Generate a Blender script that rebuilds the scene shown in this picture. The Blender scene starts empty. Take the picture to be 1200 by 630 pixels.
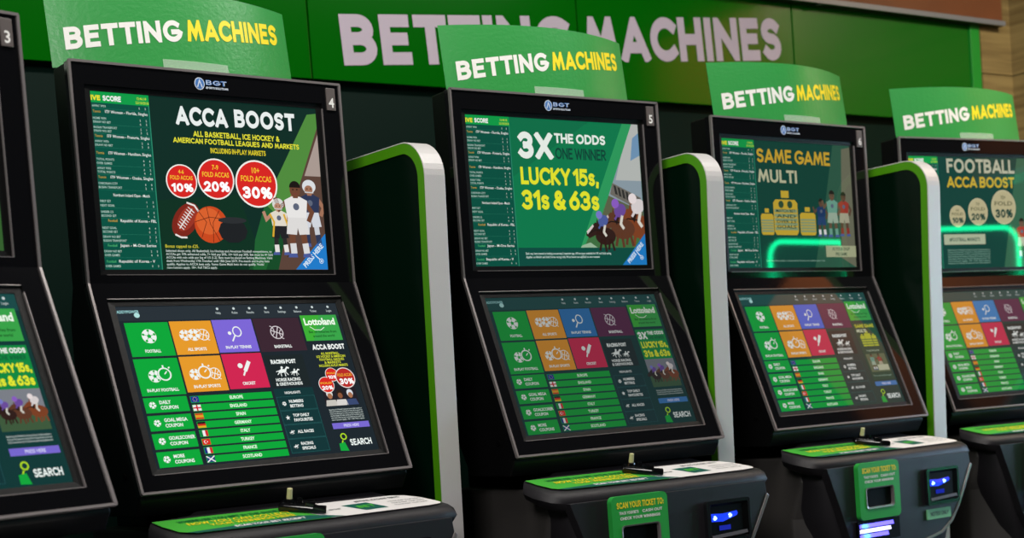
import bpy, math, random
from mathutils import Vector, Matrix
random.seed(7)
SC = bpy.context.scene
COL = SC.collection
ZJ = 1.35                      # height of the joint between the two screens of a machine

# ------------------------------------------------------------------ camera
F_PX, CY = 1700.0, 556.07
YAW, PITCH, ROLL = 0.5962, -0.048, -0.0742
CAM = Vector((-1.649, -2.5564, -0.2697 + ZJ))
fwd = Vector((math.sin(YAW), math.cos(YAW), 0)); rgt = Vector((math.cos(YAW), -math.sin(YAW), 0)); upv = Vector((0, 0, 1))
f2 = fwd*math.cos(PITCH) + upv*math.sin(PITCH); u2 = upv*math.cos(PITCH) - fwd*math.sin(PITCH)
r3 = rgt*math.cos(ROLL) + u2*math.sin(ROLL); u3 = u2*math.cos(ROLL) - rgt*math.sin(ROLL)
cd = bpy.data.cameras.new('camera'); cam = bpy.data.objects.new('camera', cd); COL.objects.link(cam)
cam.matrix_world = Matrix(((r3.x, u3.x, -f2.x, CAM.x), (r3.y, u3.y, -f2.y, CAM.y), (r3.z, u3.z, -f2.z, CAM.z), (0, 0, 0, 1)))
cd.sensor_width = 36; cd.lens = F_PX/1200*36; cd.shift_y = (CY-315)/1200; cd.clip_start = .05
cd.dof.use_dof = True; cd.dof.focus_distance = 2.85; cd.dof.aperture_fstop = 4.5
SC.camera = cam
# ------------------------------------------------------------------ world, lights, exposure
SC.view_settings.view_transform = 'Standard'; SC.view_settings.look = 'None'
SC.view_settings.exposure = 0; SC.view_settings.gamma = 1; SC.view_settings.use_curve_mapping = False
wd = bpy.data.worlds.new('world'); SC.world = wd; wd.use_nodes = True
wd.node_tree.nodes['Background'].inputs[0].default_value = (.75, .85, 1, 1)
wd.node_tree.nodes['Background'].inputs[1].default_value = .018
def area(name, loc, target, sx, sy, power, color):
    l = bpy.data.lights.new(name, 'AREA'); l.shape = 'RECTANGLE'; l.size = sx; l.size_y = sy; l.energy = power; l.color = color
    o = bpy.data.objects.new(name, l); COL.objects.link(o); o.location = loc
    o.rotation_euler = (Vector(target)-Vector(loc)).to_track_quat('-Z', 'Y').to_euler(); return o
area('ceiling_light_panel', (.3, -.85, 3.1), (0, -.25, 1.1), 3.6, .3, 54, (1, .96, .9)).rotation_euler = (.3, 0, 0)
area('bulkhead_fill', (2.55, -.75, 2.95), (3.1, -.85, 2.1), .2, .2, 60, (1, .85, .68))  # added lamp that brightens the brown return and its reflection
area('front_fill_light', (-2.9, -2.9, 3.0), (.2, 0, 1.2), 1.2, .8, 75, (1, .97, .93))  # added fill light from the left to lift the front faces
area('shop_front_daylight', (4.7, -1.1, 1.3), (1.2, .0, 1.0), 1.0, 1.3, 56, (.5, .72, 1))

# ------------------------------------------------------------------ materials
def lin(h):
    if isinstance(h, str): h = tuple(int(h[i:i+2], 16) for i in (0, 2, 4))
    return tuple(((c/255)/12.92 if c/255 <= .04045 else ((c/255+.055)/1.055)**2.4) for c in h)
MC = {}
def mat(name, col, rough=.5, metal=0, spec=.5, bump=0, bscale=60, coat=0, vary=0, trans=0):
    if name in MC: return MC[name]
    m = bpy.data.materials.new(name); m.use_nodes = True; nt = m.node_tree; b = nt.nodes['Principled BSDF']
    c = lin(col)
    b.inputs['Base Color'].default_value = (*c, 1); b.inputs['Roughness'].default_value = rough
    b.inputs['Metallic'].default_value = metal; b.inputs['Specular IOR Level'].default_value = spec
    b.inputs['Coat Weight'].default_value = coat
    if trans: b.inputs['Alpha'].default_value = trans
    if bump or vary:
        tc = nt.nodes.new('ShaderNodeTexCoord'); n = nt.nodes.new('ShaderNodeTexNoise'); n.inputs['Scale'].default_value = bscale
        n.inputs['Detail'].default_value = 4; nt.links.new(tc.outputs['Object'], n.inputs['Vector'])
        if bump:
            bp = nt.nodes.new('ShaderNodeBump'); bp.inputs['Strength'].default_value = bump; bp.inputs['Distance'].default_value = .002
            nt.links.new(n.outputs['Fac'], bp.inputs['Height']); nt.links.new(bp.outputs['Normal'], b.inputs['Normal'])
        if vary:
            cr = nt.nodes.new('ShaderNodeValToRGB')
            cr.color_ramp.elements[0].position = .3; cr.color_ramp.elements[1].position = .7
            cr.color_ramp.elements[0].color = (*[x*(1-vary) for x in c], 1); cr.color_ramp.elements[1].color = (*[min(1, x*(1+vary)) for x in c], 1)
            nt.links.new(n.outputs['Fac'], cr.inputs['Fac']); nt.links.new(cr.outputs['Color'], b.inputs['Base Color'])
    MC[name] = m; return m
def wood():
    m = bpy.data.materials.new('wood_planks'); m.use_nodes = True; nt = m.node_tree; b = nt.nodes['Principled BSDF']; L = nt.links.new
    tc = nt.nodes.new('ShaderNodeTexCoord'); mp = nt.nodes.new('ShaderNodeMapping'); mp.inputs['Scale'].default_value = (1, 1.2, 22)
    n = nt.nodes.new('ShaderNodeTexNoise'); n.inputs['Scale'].default_value = 2.5; n.inputs['Detail'].default_value = 6
    cr = nt.nodes.new('ShaderNodeValToRGB'); cr.color_ramp.elements[0].color = (*lin('6c5a34'), 1); cr.color_ramp.elements[1].color = (*lin('8c7a4c'), 1)
    cr.color_ramp.elements[0].position = .35; cr.color_ramp.elements[1].position = .65
    L(tc.outputs['Object'], mp.inputs[0]); L(mp.outputs[0], n.inputs['Vector']); L(n.outputs['Fac'], cr.inputs['Fac'])
    L(cr.outputs['Color'], b.inputs['Base Color']); b.inputs['Roughness'].default_value = .55
    return m
def glow(name, col, strength, rough=.03, base=(0.004,)*3, spec=.5):
    if name in MC: return MC[name]
    m = bpy.data.materials.new(name); m.use_nodes = True; b = m.node_tree.nodes['Principled BSDF']
    b.inputs['Base Color'].default_value = (*base, 1); b.inputs['Roughness'].default_value = rough; b.inputs['Specular IOR Level'].default_value = spec
    b.inputs['Emission Color'].default_value = (*col, 1); b.inputs['Emission Strength'].default_value = strength
    MC[name] = m; return m

BLACK = mat('gloss_black', (13, 13, 15), .07, spec=.45)
BODY = mat('satin_black', (8, 8, 9), .42, spec=.25, bump=.15, bscale=900)
EDGE = mat('grey_edge', (150, 142, 142), .32, metal=.55)
CONS = mat('charcoal_plastic', (34, 32, 36), .42, spec=.35, bump=.25, bscale=1400)
PED = mat('grey_steel', (60, 57, 56), .5, bump=.1, bscale=600)
RECESS = mat('recess_black', (3, 3, 4), .6, spec=.1)
CARD = mat('card_green', (44, 146, 66), .34, bump=.28, bscale=130, spec=.5)
WHITE = mat('white_vinyl', (236, 234, 230), .5)
CARDW = mat('card_white', (236, 234, 230), .38)
YEL = mat('card_yellow', (246, 222, 30), .38)
SIGNG = mat('sign_green', (1, 98, 3), .12, spec=.4, bump=.03, bscale=20)
SIGNL = mat('sign_letter', (196, 182, 196), .55)
SEAM = mat('seam_dark', (3, 40, 6), .6)
TRIMG = mat('trim_green', (20, 140, 40), .4)
WALLB = mat('wall_dark_green', (1, 27, 20), .5, spec=.12)
DIVG = mat('divider_dark_green', (1, 22, 11), .3, spec=.2)
LIME = mat('lime_edge', (80, 156, 12), .4)
SILV = mat('divider_silver', (206, 203, 202), .45, metal=.15, bump=.15, bscale=500)
ALU = mat('aluminium', (150, 156, 166), .35, metal=.6)
BROWN = mat('bulkhead_brown', (112, 66, 38), .3, vary=.15, bscale=3)
STG = mat('sticker_green', (70, 178, 58), .45)
STD = mat('sticker_dark_green', (14, 92, 80), .45)
STW = mat('sticker_white', (238, 234, 232), .45)
STY = mat('sticker_yellow', (250, 226, 36), .45)
STX = mat('sticker_ink', (20, 110, 50), .45)
INK = mat('dark_ink', (50, 62, 62), .5)
SCG = mat('scanner_green', (42, 164, 66), .42)
PLATE = mat('number_plate_grey', (92, 84, 82), .4)
PEN = mat('pen_cream', (206, 200, 150), .4)
CLIP = mat('clear_clip', (205, 232, 205), .25, trans=.32)
FLOOR = mat('floor_grey', (40, 40, 42), .35, vary=.2, bscale=8)
LOGO_B = mat('logo_blue', (70, 120, 190), .4); LOGO_W = mat('logo_white', (210, 220, 235), .4)
PALEG = mat('pale_green_label', (120, 190, 140), .5)

# ------------------------------------------------------------------ mesh builder
class MB:
    def __init__(s): s.v = []; s.f = []; s.m = []; s.mats = []
    def mi(s, m):
        if m not in s.mats: s.mats.append(m)
        return s.mats.index(m)
    def poly(s, pts, m):
        n = len(s.v); s.v += [tuple(p) for p in pts]; s.f.append(tuple(range(n, n+len(pts)))); s.m.append(s.mi(m))
    def mesh(s, verts, faces, m):
        n = len(s.v); s.v += [tuple(p) for p in verts]; k = s.mi(m)
        for f in faces: s.f.append(tuple(i+n for i in f)); s.m.append(k)
    def box(s, a, b, m):
        x0, y0, z0 = a; x1, y1, z1 = b
        V = [(x0,y0,z0),(x1,y0,z0),(x1,y1,z0),(x0,y1,z0),(x0,y0,z1),(x1,y0,z1),(x1,y1,z1),(x0,y1,z1)]
        s.mesh(V, [(0,3,2,1),(4,5,6,7),(0,1,5,4),(1,2,6,5),(2,3,7,6),(3,0,4,7)], m)
    def loft(s, rings, m, cap=True):
        n = len(rings[0]); V = [p for r in rings for p in r]; Fs = []
        for k in range(len(rings)-1):
            for i in range(n): j = (i+1) % n; Fs.append((k*n+i, k*n+j, (k+1)*n+j, (k+1)*n+i))
        if cap: Fs.append(tuple(reversed(range(n)))); Fs.append(tuple((len(rings)-1)*n+i for i in range(n)))
        s.mesh(V, Fs, m)
    def cyl(s, c0, c1, r0, r1, m, n=20):
        a = Vector(c0); b = Vector(c1); d = (b-a).normalized(); t = d.orthogonal().normalized(); q = d.cross(t)
        R = lambda c, r: [c+(t*math.cos(2*math.pi*i/n)+q*math.sin(2*math.pi*i/n))*r for i in range(n)]
        s.loft([R(a, r0), R(b, r1)], m)
    def data(s, name, bevel=0):
        me = bpy.data.meshes.new(name); me.from_pydata(s.v, [], s.f)
        for m in s.mats: me.materials.append(m)
        me.polygons.foreach_set('material_index', s.m); me.update(); return me
def fixn(me):
    import bmesh
    b = bmesh.new(); b.from_mesh(me); bmesh.ops.remove_doubles(b, verts=b.verts, dist=1e-5); bmesh.ops.recalc_face_normals(b, faces=b.faces); b.to_mesh(me); b.free(); return me
CACHE = {}
def part(name, parent, build, key=None, bevel=0, label=None, seg=2, smooth=False):
    """one object; meshes with the same key are shared between the machines"""
    if key and key in CACHE: me = CACHE[key]
    else:
        mb = MB(); build(mb); me = mb.data(name)
        if bevel or smooth: fixn(me)
        if smooth: me.polygons.foreach_set('use_smooth', [True]*len(me.polygons))
        if key: CACHE[key] = me
    o = bpy.data.objects.new(name, me); COL.objects.link(o)
    if parent: o.parent = parent
    if bevel:
        b = o.modifiers.new('bevel', 'BEVEL'); b.width = bevel; b.segments = seg; b.limit_method = 'ANGLE'; b.angle_limit = .5
    if label: o['label'] = label
    return o
def thing(name, label, cat, loc=(0, 0, 0), rz=0, group=None):
    o = bpy.data.objects.new(name, None); COL.objects.link(o); o.location = loc; o.rotation_euler = (0, 0, rz); o.empty_display_size = .1
    o['label'] = label; o['category'] = cat
    if group: o['group'] = group
    return o

# ------------------------------------------------------------------ lettering
def arc(cx, cy, rx, ry, a0, a1, n=14):
    return [(cx+rx*math.cos(math.radians(a0+(a1-a0)*i/n)), cy+ry*math.sin(math.radians(a0+(a1-a0)*i/n))) for i in range(n+1)]
SHP = arc(.5, .76, .5, .24, 35, 270, 12)[:-1] + arc(.5, .26, .5, .26, 90, -145, 12)
GL = {
 'A': (.74, [[(0,0),(.5,1),(1,0)], [(.2,.26),(.8,.26)]]),
 'B': (.56, [[(0,1),(.5,1)]+arc(.5,.765,.42,.235,90,-90,10)+[(0,.53)], [(0,.53),(.55,.53)]+arc(.55,.265,.45,.265,90,-90,10)+[(0,0)], [(0,0),(0,1)]]),
 'C': (.66, [arc(.62,.5,.62,.5,48,312,20)]),
 'D': (.68, [[(0,0),(0,1),(.35,1)]+arc(.35,.5,.65,.5,90,-90,14)+[(0,0)]]),
 'E': (.46, [[(1,1),(0,1),(0,0),(1,0)], [(0,.52),(.88,.52)]]),
 'F': (.44, [[(1,1),(0,1),(0,0)], [(0,.52),(.85,.52)]]),
 'G': (.72, [arc(.58,.5,.58,.5,50,345,20)+[(1,.45),(.62,.45)]]),
 'H': (.62, [[(0,0),(0,1)], [(1,0),(1,1)], [(0,.5),(1,.5)]]),
 'I': (.0, [[(0,0),(0,1)]]),
 'J': (.4, [[(1,1),(1,.3)]+arc(.5,.28,.5,.28,0,-150,8)]),
 'K': (.56, [[(0,0),(0,1)], [(1,1),(.08,.48)], [(.2,.55),(1,0)]]),
 'L': (.42, [[(0,1),(0,0),(1,0)]]),
 'M': (.84, [[(0,0),(.16,1),(.5,.2),(.84,1),(1,0)]]),
 'N': (.64, [[(0,0),(0,1),(1,0),(1,1)]]),
 'O': (.80, [arc(.5,.5,.5,.5,90,450,28)]),
 'P': (.54, [[(0,0),(0,1),(.5,1)]+arc(.5,.74,.5,.26,90,-90,10)+[(0,.48)]]),
 'Q': (.80, [arc(.5,.5,.5,.5,90,450,28), [(.6,.25),(1,-.02)]]),
 'R': (.56, [[(0,0),(0,1),(.5,1)]+arc(.5,.74,.5,.26,90,-90,10)+[(0,.48)], [(.4,.48),(1,0)]]),
 'S': (.50, [SHP]),
 'T': (.56, [[(0,1),(1,1)], [(.5,1),(.5,0)]]),
 'U': (.60, [[(0,1),(0,.35)]+arc(.5,.33,.5,.33,180,360,12)+[(1,1)]]),
 'V': (.66, [[(0,1),(.5,0),(1,1)]]),
 'W': (1.0, [[(0,1),(.25,0),(.5,.9),(.75,0),(1,1)]]),
 'X': (.62, [[(0,0),(1,1)], [(0,1),(1,0)]]),
 'Y': (.60, [[(0,1),(.5,.45),(1,1)], [(.5,.45),(.5,0)]]),
 'Z': (.54, [[(0,1),(1,1),(0,0),(1,0)]]),
 '0': (.54, [arc(.5,.5,.5,.5,90,450,24)]),
 '1': (.24, [[(0,.78),(1,1),(1,0)]]),
 '2': (.50, [arc(.5,.7,.5,.3,160,-30,12)+[(0,0),(1,0)]]),
 '3': (.50, [arc(.45,.75,.5,.25,150,-90,12), arc(.45,.26,.55,.26,90,-150,12)]),
 '4': (.58, [[(.75,0),(.75,1),(0,.28),(1,.28)]]),
 '5': (.50, [[(.95,1),(.1,1),(.05,.55)]+arc(.42,.32,.58,.32,110,-140,14)]),
 '6': (.54, [[(.75,1),(.1,.5)]+arc(.5,.32,.5,.32,150,510,20)]),
 '7': (.50, [[(0,1),(1,1),(.3,0)]]),
 '8': (.52, [arc(.5,.76,.42,.24,270,-90,18), arc(.5,.26,.5,.26,90,450,18)]),
 '9': (.54, [arc(.5,.68,.5,.32,-30,330,20)[:], [(.97,.55),(.3,0)]]),
 '%': (.86, [arc(.2,.75,.2,.25,90,450,14), arc(.8,.25,.2,.25,90,450,14), [(.2,0),(.8,1)]]),
 '&': (.62, [[(1,0),(.2,.7)]+arc(.45,.8,.27,.2,190,0,10)+[(.72,.75),(.1,.38)]+arc(.42,.24,.42,.24,150,330,10)+[(1,.42)]]),
 '+': (.42, [[(0,.5),(1,.5)], [(.5,.28),(.5,.72)]]),
 '-': (.26, [[(0,.45),(1,.45)]]),
 ',': (.04, [[(.6,.06),(0,-.14)]]), '.': (.0, [[(0,0),(0,.02)]]), "'": (.0, [[(0,1),(0,.85)]]),
 ':': (.0, [[(0,0),(0,.02)], [(0,.5),(0,.52)]]),
 '#': (.5, [[(.25,0),(.35,1)], [(.65,0),(.75,1)], [(0,.33),(1,.33)], [(0,.66),(1,.66)]]),
}
def ribbon(pts, t, cap=True):
    P = [Vector(p) for p in pts]; Q = [P[0]]
    for p in P[1:]:
        if (p-Q[-1]).length > 1e-5: Q.append(p)
    closed = (Q[0]-Q[-1]).length < 1e-4
    if closed: Q = Q[:-1]
    n = len(Q); h = t/2
    if not closed and cap:
        Q[0] = Q[0]-(Q[1]-Q[0]).normalized()*h; Q[-1] = Q[-1]+(Q[-1]-Q[-2]).normalized()*h
    L, R = [], []
    for i in range(n):
        a = Q[i-1] if (i > 0 or closed) else None; b = Q[(i+1) % n] if (i < n-1 or closed) else None
        d1 = (Q[i]-a).normalized() if a is not None else None; d2 = (b-Q[i]).normalized() if b is not None else None
        if d1 is None: d1 = d2
        if d2 is None: d2 = d1
        n1 = Vector((-d1.y, d1.x)); n2 = Vector((-d2.y, d2.x)); s = (n1+n2)
        if s.length < .3: s = n1
        s.normalize(); k = min(h/max(s.dot(n1), .2), h*3.2)
        L.append(Q[i]+s*k); R.append(Q[i]-s*k)
    rng = range(n) if closed else range(n-1)
    return [[R[i], R[(i+1) % n], L[(i+1) % n], L[i]] for i in rng]
def clip_box(q, lo=0.0, hi=1.0):          # cut the strokes off square at the base line and the cap height
    for lim, sg in ((lo, 1), (hi, -1)):
        out = []
        for i in range(len(q)):
            a, b = q[i-1], q[i]; ia, ib = sg*(a.y-lim) >= -1e-9, sg*(b.y-lim) >= -1e-9
            if ia != ib: out.append(a+(b-a)*((lim-a.y)/(b.y-a.y)))
            if ib: out.append(b)
        q = out
        if len(q) < 3: return None
    return q
def strokes(text, t=.18, gap=.1, space=.3):
    quads = []; x = 0; nst = 0
    for ch in text:
        if ch == ' ': x += space; continue
        sc = 1
        if ch == 's': sc = .7; g = GL['S']
        else: g = GL.get(ch.upper())
        if not g: continue
        w = g[0]*sc
        for pl in g[1]:
            pts = [(x+t/2+px*w, t/2*sc+py*(1-t)*sc + (t/2*(1-sc) if sc < 1 else 0)) for px, py in pl]
            nst += 1
            for q in ribbon(pts, t*(.9 if sc < 1 else 1)):
                q = clip_box(q, -.25 if ch == ',' else 0)
                if q: quads.append((q, nst % 4))
        x += w+t+gap*(.6 if ch in 'TLA' else 1)
    return quads, x-gap
BF = {}
def bfont(text, off=.0):
    k = (text, off)
    if k in BF: return BF[k]
    c = bpy.data.curves.new('t', 'FONT'); c.body = text; c.offset = off; c.resolution_u = 2; c.fill_mode = 'FRONT'
    o = bpy.data.objects.new('t', c); me = bpy.data.meshes.new_from_object(o)
    V = [(v.co.x, v.co.y) for v in me.vertices]; Fs = [tuple(p.vertices) for p in me.polygons]
    bpy.data.objects.remove(o); bpy.data.curves.remove(c); bpy.data.meshes.remove(me)
    if V:
        x0 = min(v[0] for v in V); x1 = max(v[0] for v in V); V = [((v[0]-x0), v[1]/.72) for v in V]; w = x1-x0
    else: w = 1
    BF[k] = (V, Fs, w/.72); BF[k] = ([(v[0]/.72, v[1]) for v in V], Fs, w/.72); return BF[k]

def put_strokes(mb, text, m, fn, x0, x1, t=.18, gap=.1, space=.3):
    """fn(x, y) -> point, with y 0..1 over the cap height"""
    qs, w = strokes(text, t, gap, space); k = (x1-x0)/w
    for q, st in qs:
        P = [Vector(fn(x0+p.x*k, p.y)) for p in q]; a = Vector(fn(x0+q[0].x*k, .2)); b = Vector(fn(x0+q[0].x*k+k*.1, .2)); c = Vector(fn(x0+q[0].x*k, .4))
        nn = (b-a).cross(c-a).normalized()*(st*3.5e-5)
        mb.poly([p+nn for p in P], m)
    return k

# a flat picture surface in per cent of its width (u) and height (v, downwards)
class Canvas:
    def __init__(s, mb, org, du, dv, n, tint=(1, 0), key='a', step=.00012):
        s.mb = mb; s.o = Vector(org); s.du = Vector(du)/100; s.dv = Vector(dv)/100; s.n = Vector(n); s.tint = tint; s.key = key; s.step = step
        s.um = s.du.length*1000; s.vm = s.dv.length*1000
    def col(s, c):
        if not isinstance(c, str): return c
        g, hz = s.tint; L = lin(c); L = tuple(x*g+h for x, h in zip(L, hz if hz else (0, 0, 0)))  # hz mixes the glass's reflected haze into the screen's glow colour
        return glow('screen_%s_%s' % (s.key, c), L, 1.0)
    def P(s, u, v, l=1): return s.o+s.du*u+s.dv*v+s.n*(s.step*l)
    def poly(s, pts, c, l=1): s.mb.poly([s.P(u, v, l) for u, v in pts], s.col(c))
    def rect(s, u0, v0, u1, v1, c, l=1): s.poly([(u0, v0), (u0, v1), (u1, v1), (u1, v0)], c, l)
    def disc(s, u, v, r, c, l=2, ry=None, a0=0, a1=360, n=28, rot=0):
        ry = r if ry is None else ry; pts = []
        for i in range(n):
            a = math.radians(a0+(a1-a0)*i/(n if a1-a0 >= 360 else n-1)); x = r*math.cos(a); y = ry*math.sin(a); q = math.radians(rot)
            pts.append((u+(x*math.cos(q)-y*math.sin(q))/s.um, v+(x*math.sin(q)+y*math.cos(q))/s.vm))
        s.poly(pts, c, l)
    def line(s, pts, w, c, l=2, cap=False):
        for q in ribbon([(u*s.um, v*s.vm) for u, v in pts], w, cap): s.poly([(p.x/s.um, p.y/s.vm) for p in q], c, l)
    def ring(s, u, v, r, w, c, l=3, ry=None):
        ry = r if ry is None else ry
        s.line([(u+r*math.cos(i*math.pi/14)/s.um, v+ry*math.sin(i*math.pi/14)/s.vm) for i in range(29)], w, c, l)
    def frame(s, u0, v0, u1, v1, w, c, l=3): s.line([(u0, v0), (u1, v0), (u1, v1), (u0, v1), (u0, v0)], w, c, l)
    def head(s, t, u0, u1, v0, v1, c, th=.18, l=4, gap=.1, space=.3, va=None):
        """big lettering filling the box u0..u1, v0 (top)..v1 (base)"""
        put_strokes(s.mb, t, s.col(c), lambda x, y: s.P(x, v1-(v1-v0)*y, l), u0, u1, th, gap, space)
    def small(s, t, u, v, h, c, l=4, al='l', cond=.85, off=.01, w=None, ang=0):
        """small lettering: base at v, cap height h in per cent of v"""
        V, Fs, tw = bfont(t, off); H = h*s.vm; k = H*cond
        if w: k = w*s.um/max(tw, 1e-3)
        W = tw*k; x0 = u*s.um-(W/2 if al == 'c' else W if al == 'r' else 0); y0 = v*s.vm; ca, sa = math.cos(ang), math.sin(ang); ux = u*s.um
        out = []
        for x, y in V:
            X = x0+x*k-ux; Y = -y*H; out.append(s.P((ux+X*ca-Y*sa)/s.um, (y0+X*sa+Y*ca)/s.vm, l))
        s.mb.mesh(out, Fs, s.col(c))

# ------------------------------------------------------------------ icons and pictures on the screens
def football(c, u, v, r, fg, bg, l=3):
    c.disc(u, v, r, fg, l); c.disc(u, v, r*.32, bg, l+1, n=5, a0=-90, a1=270)
    for k in range(5):
        a = math.radians(-90+72*k); x = u+r*.8*math.cos(a)/c.um; y = v+r*.8*math.sin(a)/c.vm
        c.disc(x, y, r*.2, bg, l+1, n=5, a0=90+72*k, a1=450+72*k)
        c.line([(u+r*.3*math.cos(a)/c.um, v+r*.3*math.sin(a)/c.vm), (x, y)], r*.07, bg, l+1)
def basketball(c, u, v, r, fg, bg, l=3, w=.14):
    c.ring(u, v, r, r*w, fg, l)
    U = lambda x: x*r/c.um; V = lambda y: y*r/c.vm
    c.line([(u-U(.9), v-V(.35)), (u+U(.9), v+V(.35))], r*w, fg, l); c.line([(u+U(.35), v-V(.9)), (u-U(.35), v+V(.9))], r*w, fg, l)
    for sg in (-1, 1): c.line([(u+U(sg*(.95-.55*math.cos(t*math.pi/8-math.pi/2))), v+V(sg*.3+.75*math.sin(t*math.pi/8-math.pi/2))) for t in range(9)], r*w*.8, fg, l)
def watch(c, u, v, r, fg, bg, l=5):
    c.disc(u, v, r*1.05, bg, l); c.ring(u, v, r*.9, r*.2, fg, l+1)
    c.line([(u, v), (u+r*.4/c.um, v-r*.4/c.vm)], r*.16, fg, l+1); c.line([(u, v-r*1.0/c.vm), (u, v-r*1.35/c.vm)], r*.24, fg, l+1)
    c.line([(u+r*.75/c.um, v-r*.85/c.vm), (u+r*.95/c.um, v-r*1.05/c.vm)], r*.2, fg, l+1)
def racket(c, u, v, r, fg, bg):
    c.ring(u+r*.4/c.um, v-r*.3/c.vm, r*.6, r*.16, fg, ry=r*.7); c.line([(u, v+r*.2/c.vm), (u-r*.6/c.um, v+r*1.1/c.vm)], r*.2, fg, 3); c.disc(u-r*.75/c.um, v-r*.1/c.vm, r*.26, fg, 3)
def bat(c, u, v, r, fg, bg):
    c.line([(u+r*.75/c.um, v-r*1.0/c.vm), (u-r*.1/c.um, v+r*.3/c.vm)], r*.5, fg, 3); c.line([(u-r*.1/c.um, v+r*.3/c.vm), (u-r*.45/c.um, v+r*.9/c.vm)], r*.22, fg, 3); c.disc(u-r*.6/c.um, v-r*.45/c.vm, r*.34, fg, 3)
def galloper(c, u, v, r, fg, l=3):
    U = lambda x: u+x*r/c.um; V = lambda y: v+y*r/c.vm
    c.disc(u, v, r*.75, fg, l, ry=r*.3, rot=-8)
    c.line([(U(.5), V(-.1)), (U(.95), V(-.6)), (U(1.3), V(-.45))], r*.28, fg, l)
    for a, b, d in ((.5, .9, .7), (.35, .35, .95), (-.5, -1.0, .6), (-.4, -.35, .9)): c.line([(U(a), V(.15)), (U(b), V(d))], r*.14, fg, l)
    c.line([(U(-.65), V(-.05)), (U(-1.15), V(.1))], r*.12, fg, l)
    c.disc(U(.05), V(-.62), r*.2, fg, l); c.line([(U(-.15), V(-.2)), (U(.0), V(-.5))], r*.25, fg, l)
def horse(c, u, v, r, coat, silks, cap, l=4, white=None):
    U = lambda x: u+x*r/c.um; V = lambda y: v+y*r/c.vm
    c.disc(U(.25), V(.25), r*.62, coat, l, ry=r*.42)
    c.poly([(U(-.1), V(-.35)), (U(.35), V(-.1)), (U(.3), V(.35)), (U(-.25), V(.15)), (U(-.75), V(.35)), (U(-.95), V(.2)), (U(-.85), V(-.02)), (U(-.35), V(-.42))], coat, l)
    c.poly([(U(-.28), V(-.38)), (U(-.22), V(-.62)), (U(-.12), V(-.34))], coat, l)
    c.poly([(U(-.1), V(-.35)), (U(.1), V(-.25)), (U(-.05), V(.1)), (U(-.2), V(-.1))], '2a1a14', l+1)
    if white: c.poly([(U(-.9), V(.02)), (U(-.5), V(-.32)), (U(-.45), V(-.22)), (U(-.85), V(.16))], white, l+1)
    c.line([(U(-.8), V(.12)), (U(-.35), V(-.05)), (U(.1), V(0))], r*.05, '1c1512', l+2)
    for a, b, d in ((.0, -.15, .95), (.15, .25, 1.0), (.6, .75, .95), (.5, .4, .9)): c.line([(U(a), V(.4)), (U(b), V(d))], r*.13, coat, l)
    c.disc(U(.15), V(-.5), r*.32, silks, l+2, ry=r*.26, rot=-30); c.disc(U(-.08), V(-.78), r*.19, cap, l+3)
    c.disc(U(-.12), V(-.68), r*.1, 'b08060', l+2); c.line([(U(.05), V(-.4)), (U(-.15), V(-.12))], r*.1, silks, l+2)
    c.line([(U(.25), V(-.3)), (U(.15), V(.05)), (U(.3), V(.25))], r*.13, 'd8d4c8', l+2)
def player(c, u, v, h, shirt, shorts, skin, hair, l=5, helmet=None, legs=None, sock='e0e0e0'):
    """standing sportsman in an advert; (u, v) top of the head, h height in mm"""
    U = lambda x: u+x*h/c.um; V = lambda y: v+y*h/c.vm; legs = legs or skin
    c.line([(U(-.07), V(.55)), (U(-.09), V(.78)), (U(-.08), V(.93))], h*.085, legs, l); c.line([(U(.07), V(.55)), (U(.09), V(.78)), (U(.11), V(.93))], h*.085, legs, l)
    c.line([(U(-.085), V(.8)), (U(-.08), V(.93))], h*.09, sock, l+1); c.line([(U(.095), V(.8)), (U(.11), V(.93))], h*.09, sock, l+1)
    c.poly([(U(-.15), V(.93)), (U(-.04), V(.93)), (U(-.03), V(.98)), (U(-.17), V(.98))], '4a5a98', l+1); c.poly([(U(.06), V(.93)), (U(.16), V(.93)), (U(.18), V(.98)), (U(.05), V(.98))], '4a5a98', l+1)
    c.poly([(U(-.13), V(.44)), (U(.13), V(.44)), (U(.17), V(.68)), (U(.02), V(.69)), (U(0), V(.6)), (U(-.02), V(.69)), (U(-.17), V(.68))], shorts, l+1)
    c.line([(U(-.13), V(.26)), (U(-.25), V(.36)), (U(-.30), V(.22))], h*.06, skin, l); c.line([(U(.13), V(.26)), (U(.23), V(.4)), (U(.17), V(.52))], h*.065, skin, l)
    c.poly([(U(-.06), V(.2)), (U(.06), V(.2)), (U(.17), V(.25)), (U(.14), V(.47)), (U(-.14), V(.47)), (U(-.17), V(.25))], shirt, l+2)
    c.disc(U(0), V(.33), h*.045, '5c6478', l+3, ry=h*.045)
    c.line([(U(0), V(.15)), (U(0), V(.22))], h*.075, skin, l+3); c.disc(U(0), V(.115), h*.078, skin, l+4, ry=h*.10)
    for e in (-.03, .03): c.disc(U(e), V(.11), h*.011, '201814', l+5, n=8)
    c.line([(U(-.03), V(.165)), (U(.03), V(.165))], h*.012, '7a3c34', l+5)
    if helmet:
        c.disc(U(0), V(.085), h*.115, helmet, l+5, ry=h*.10); c.disc(U(-.01), V(.13), h*.07, skin, l+6, ry=h*.062); c.line([(U(-.08), V(.17)), (U(.07), V(.175))], h*.018, 'c8c8c8', l+7)
        for e in (-.035, .025): c.disc(U(e), V(.12), h*.011, '201814', l+7, n=8)
    else: c.disc(U(0), V(.085), h*.082, hair, l+5, ry=h*.085, a0=180, a1=360)
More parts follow.
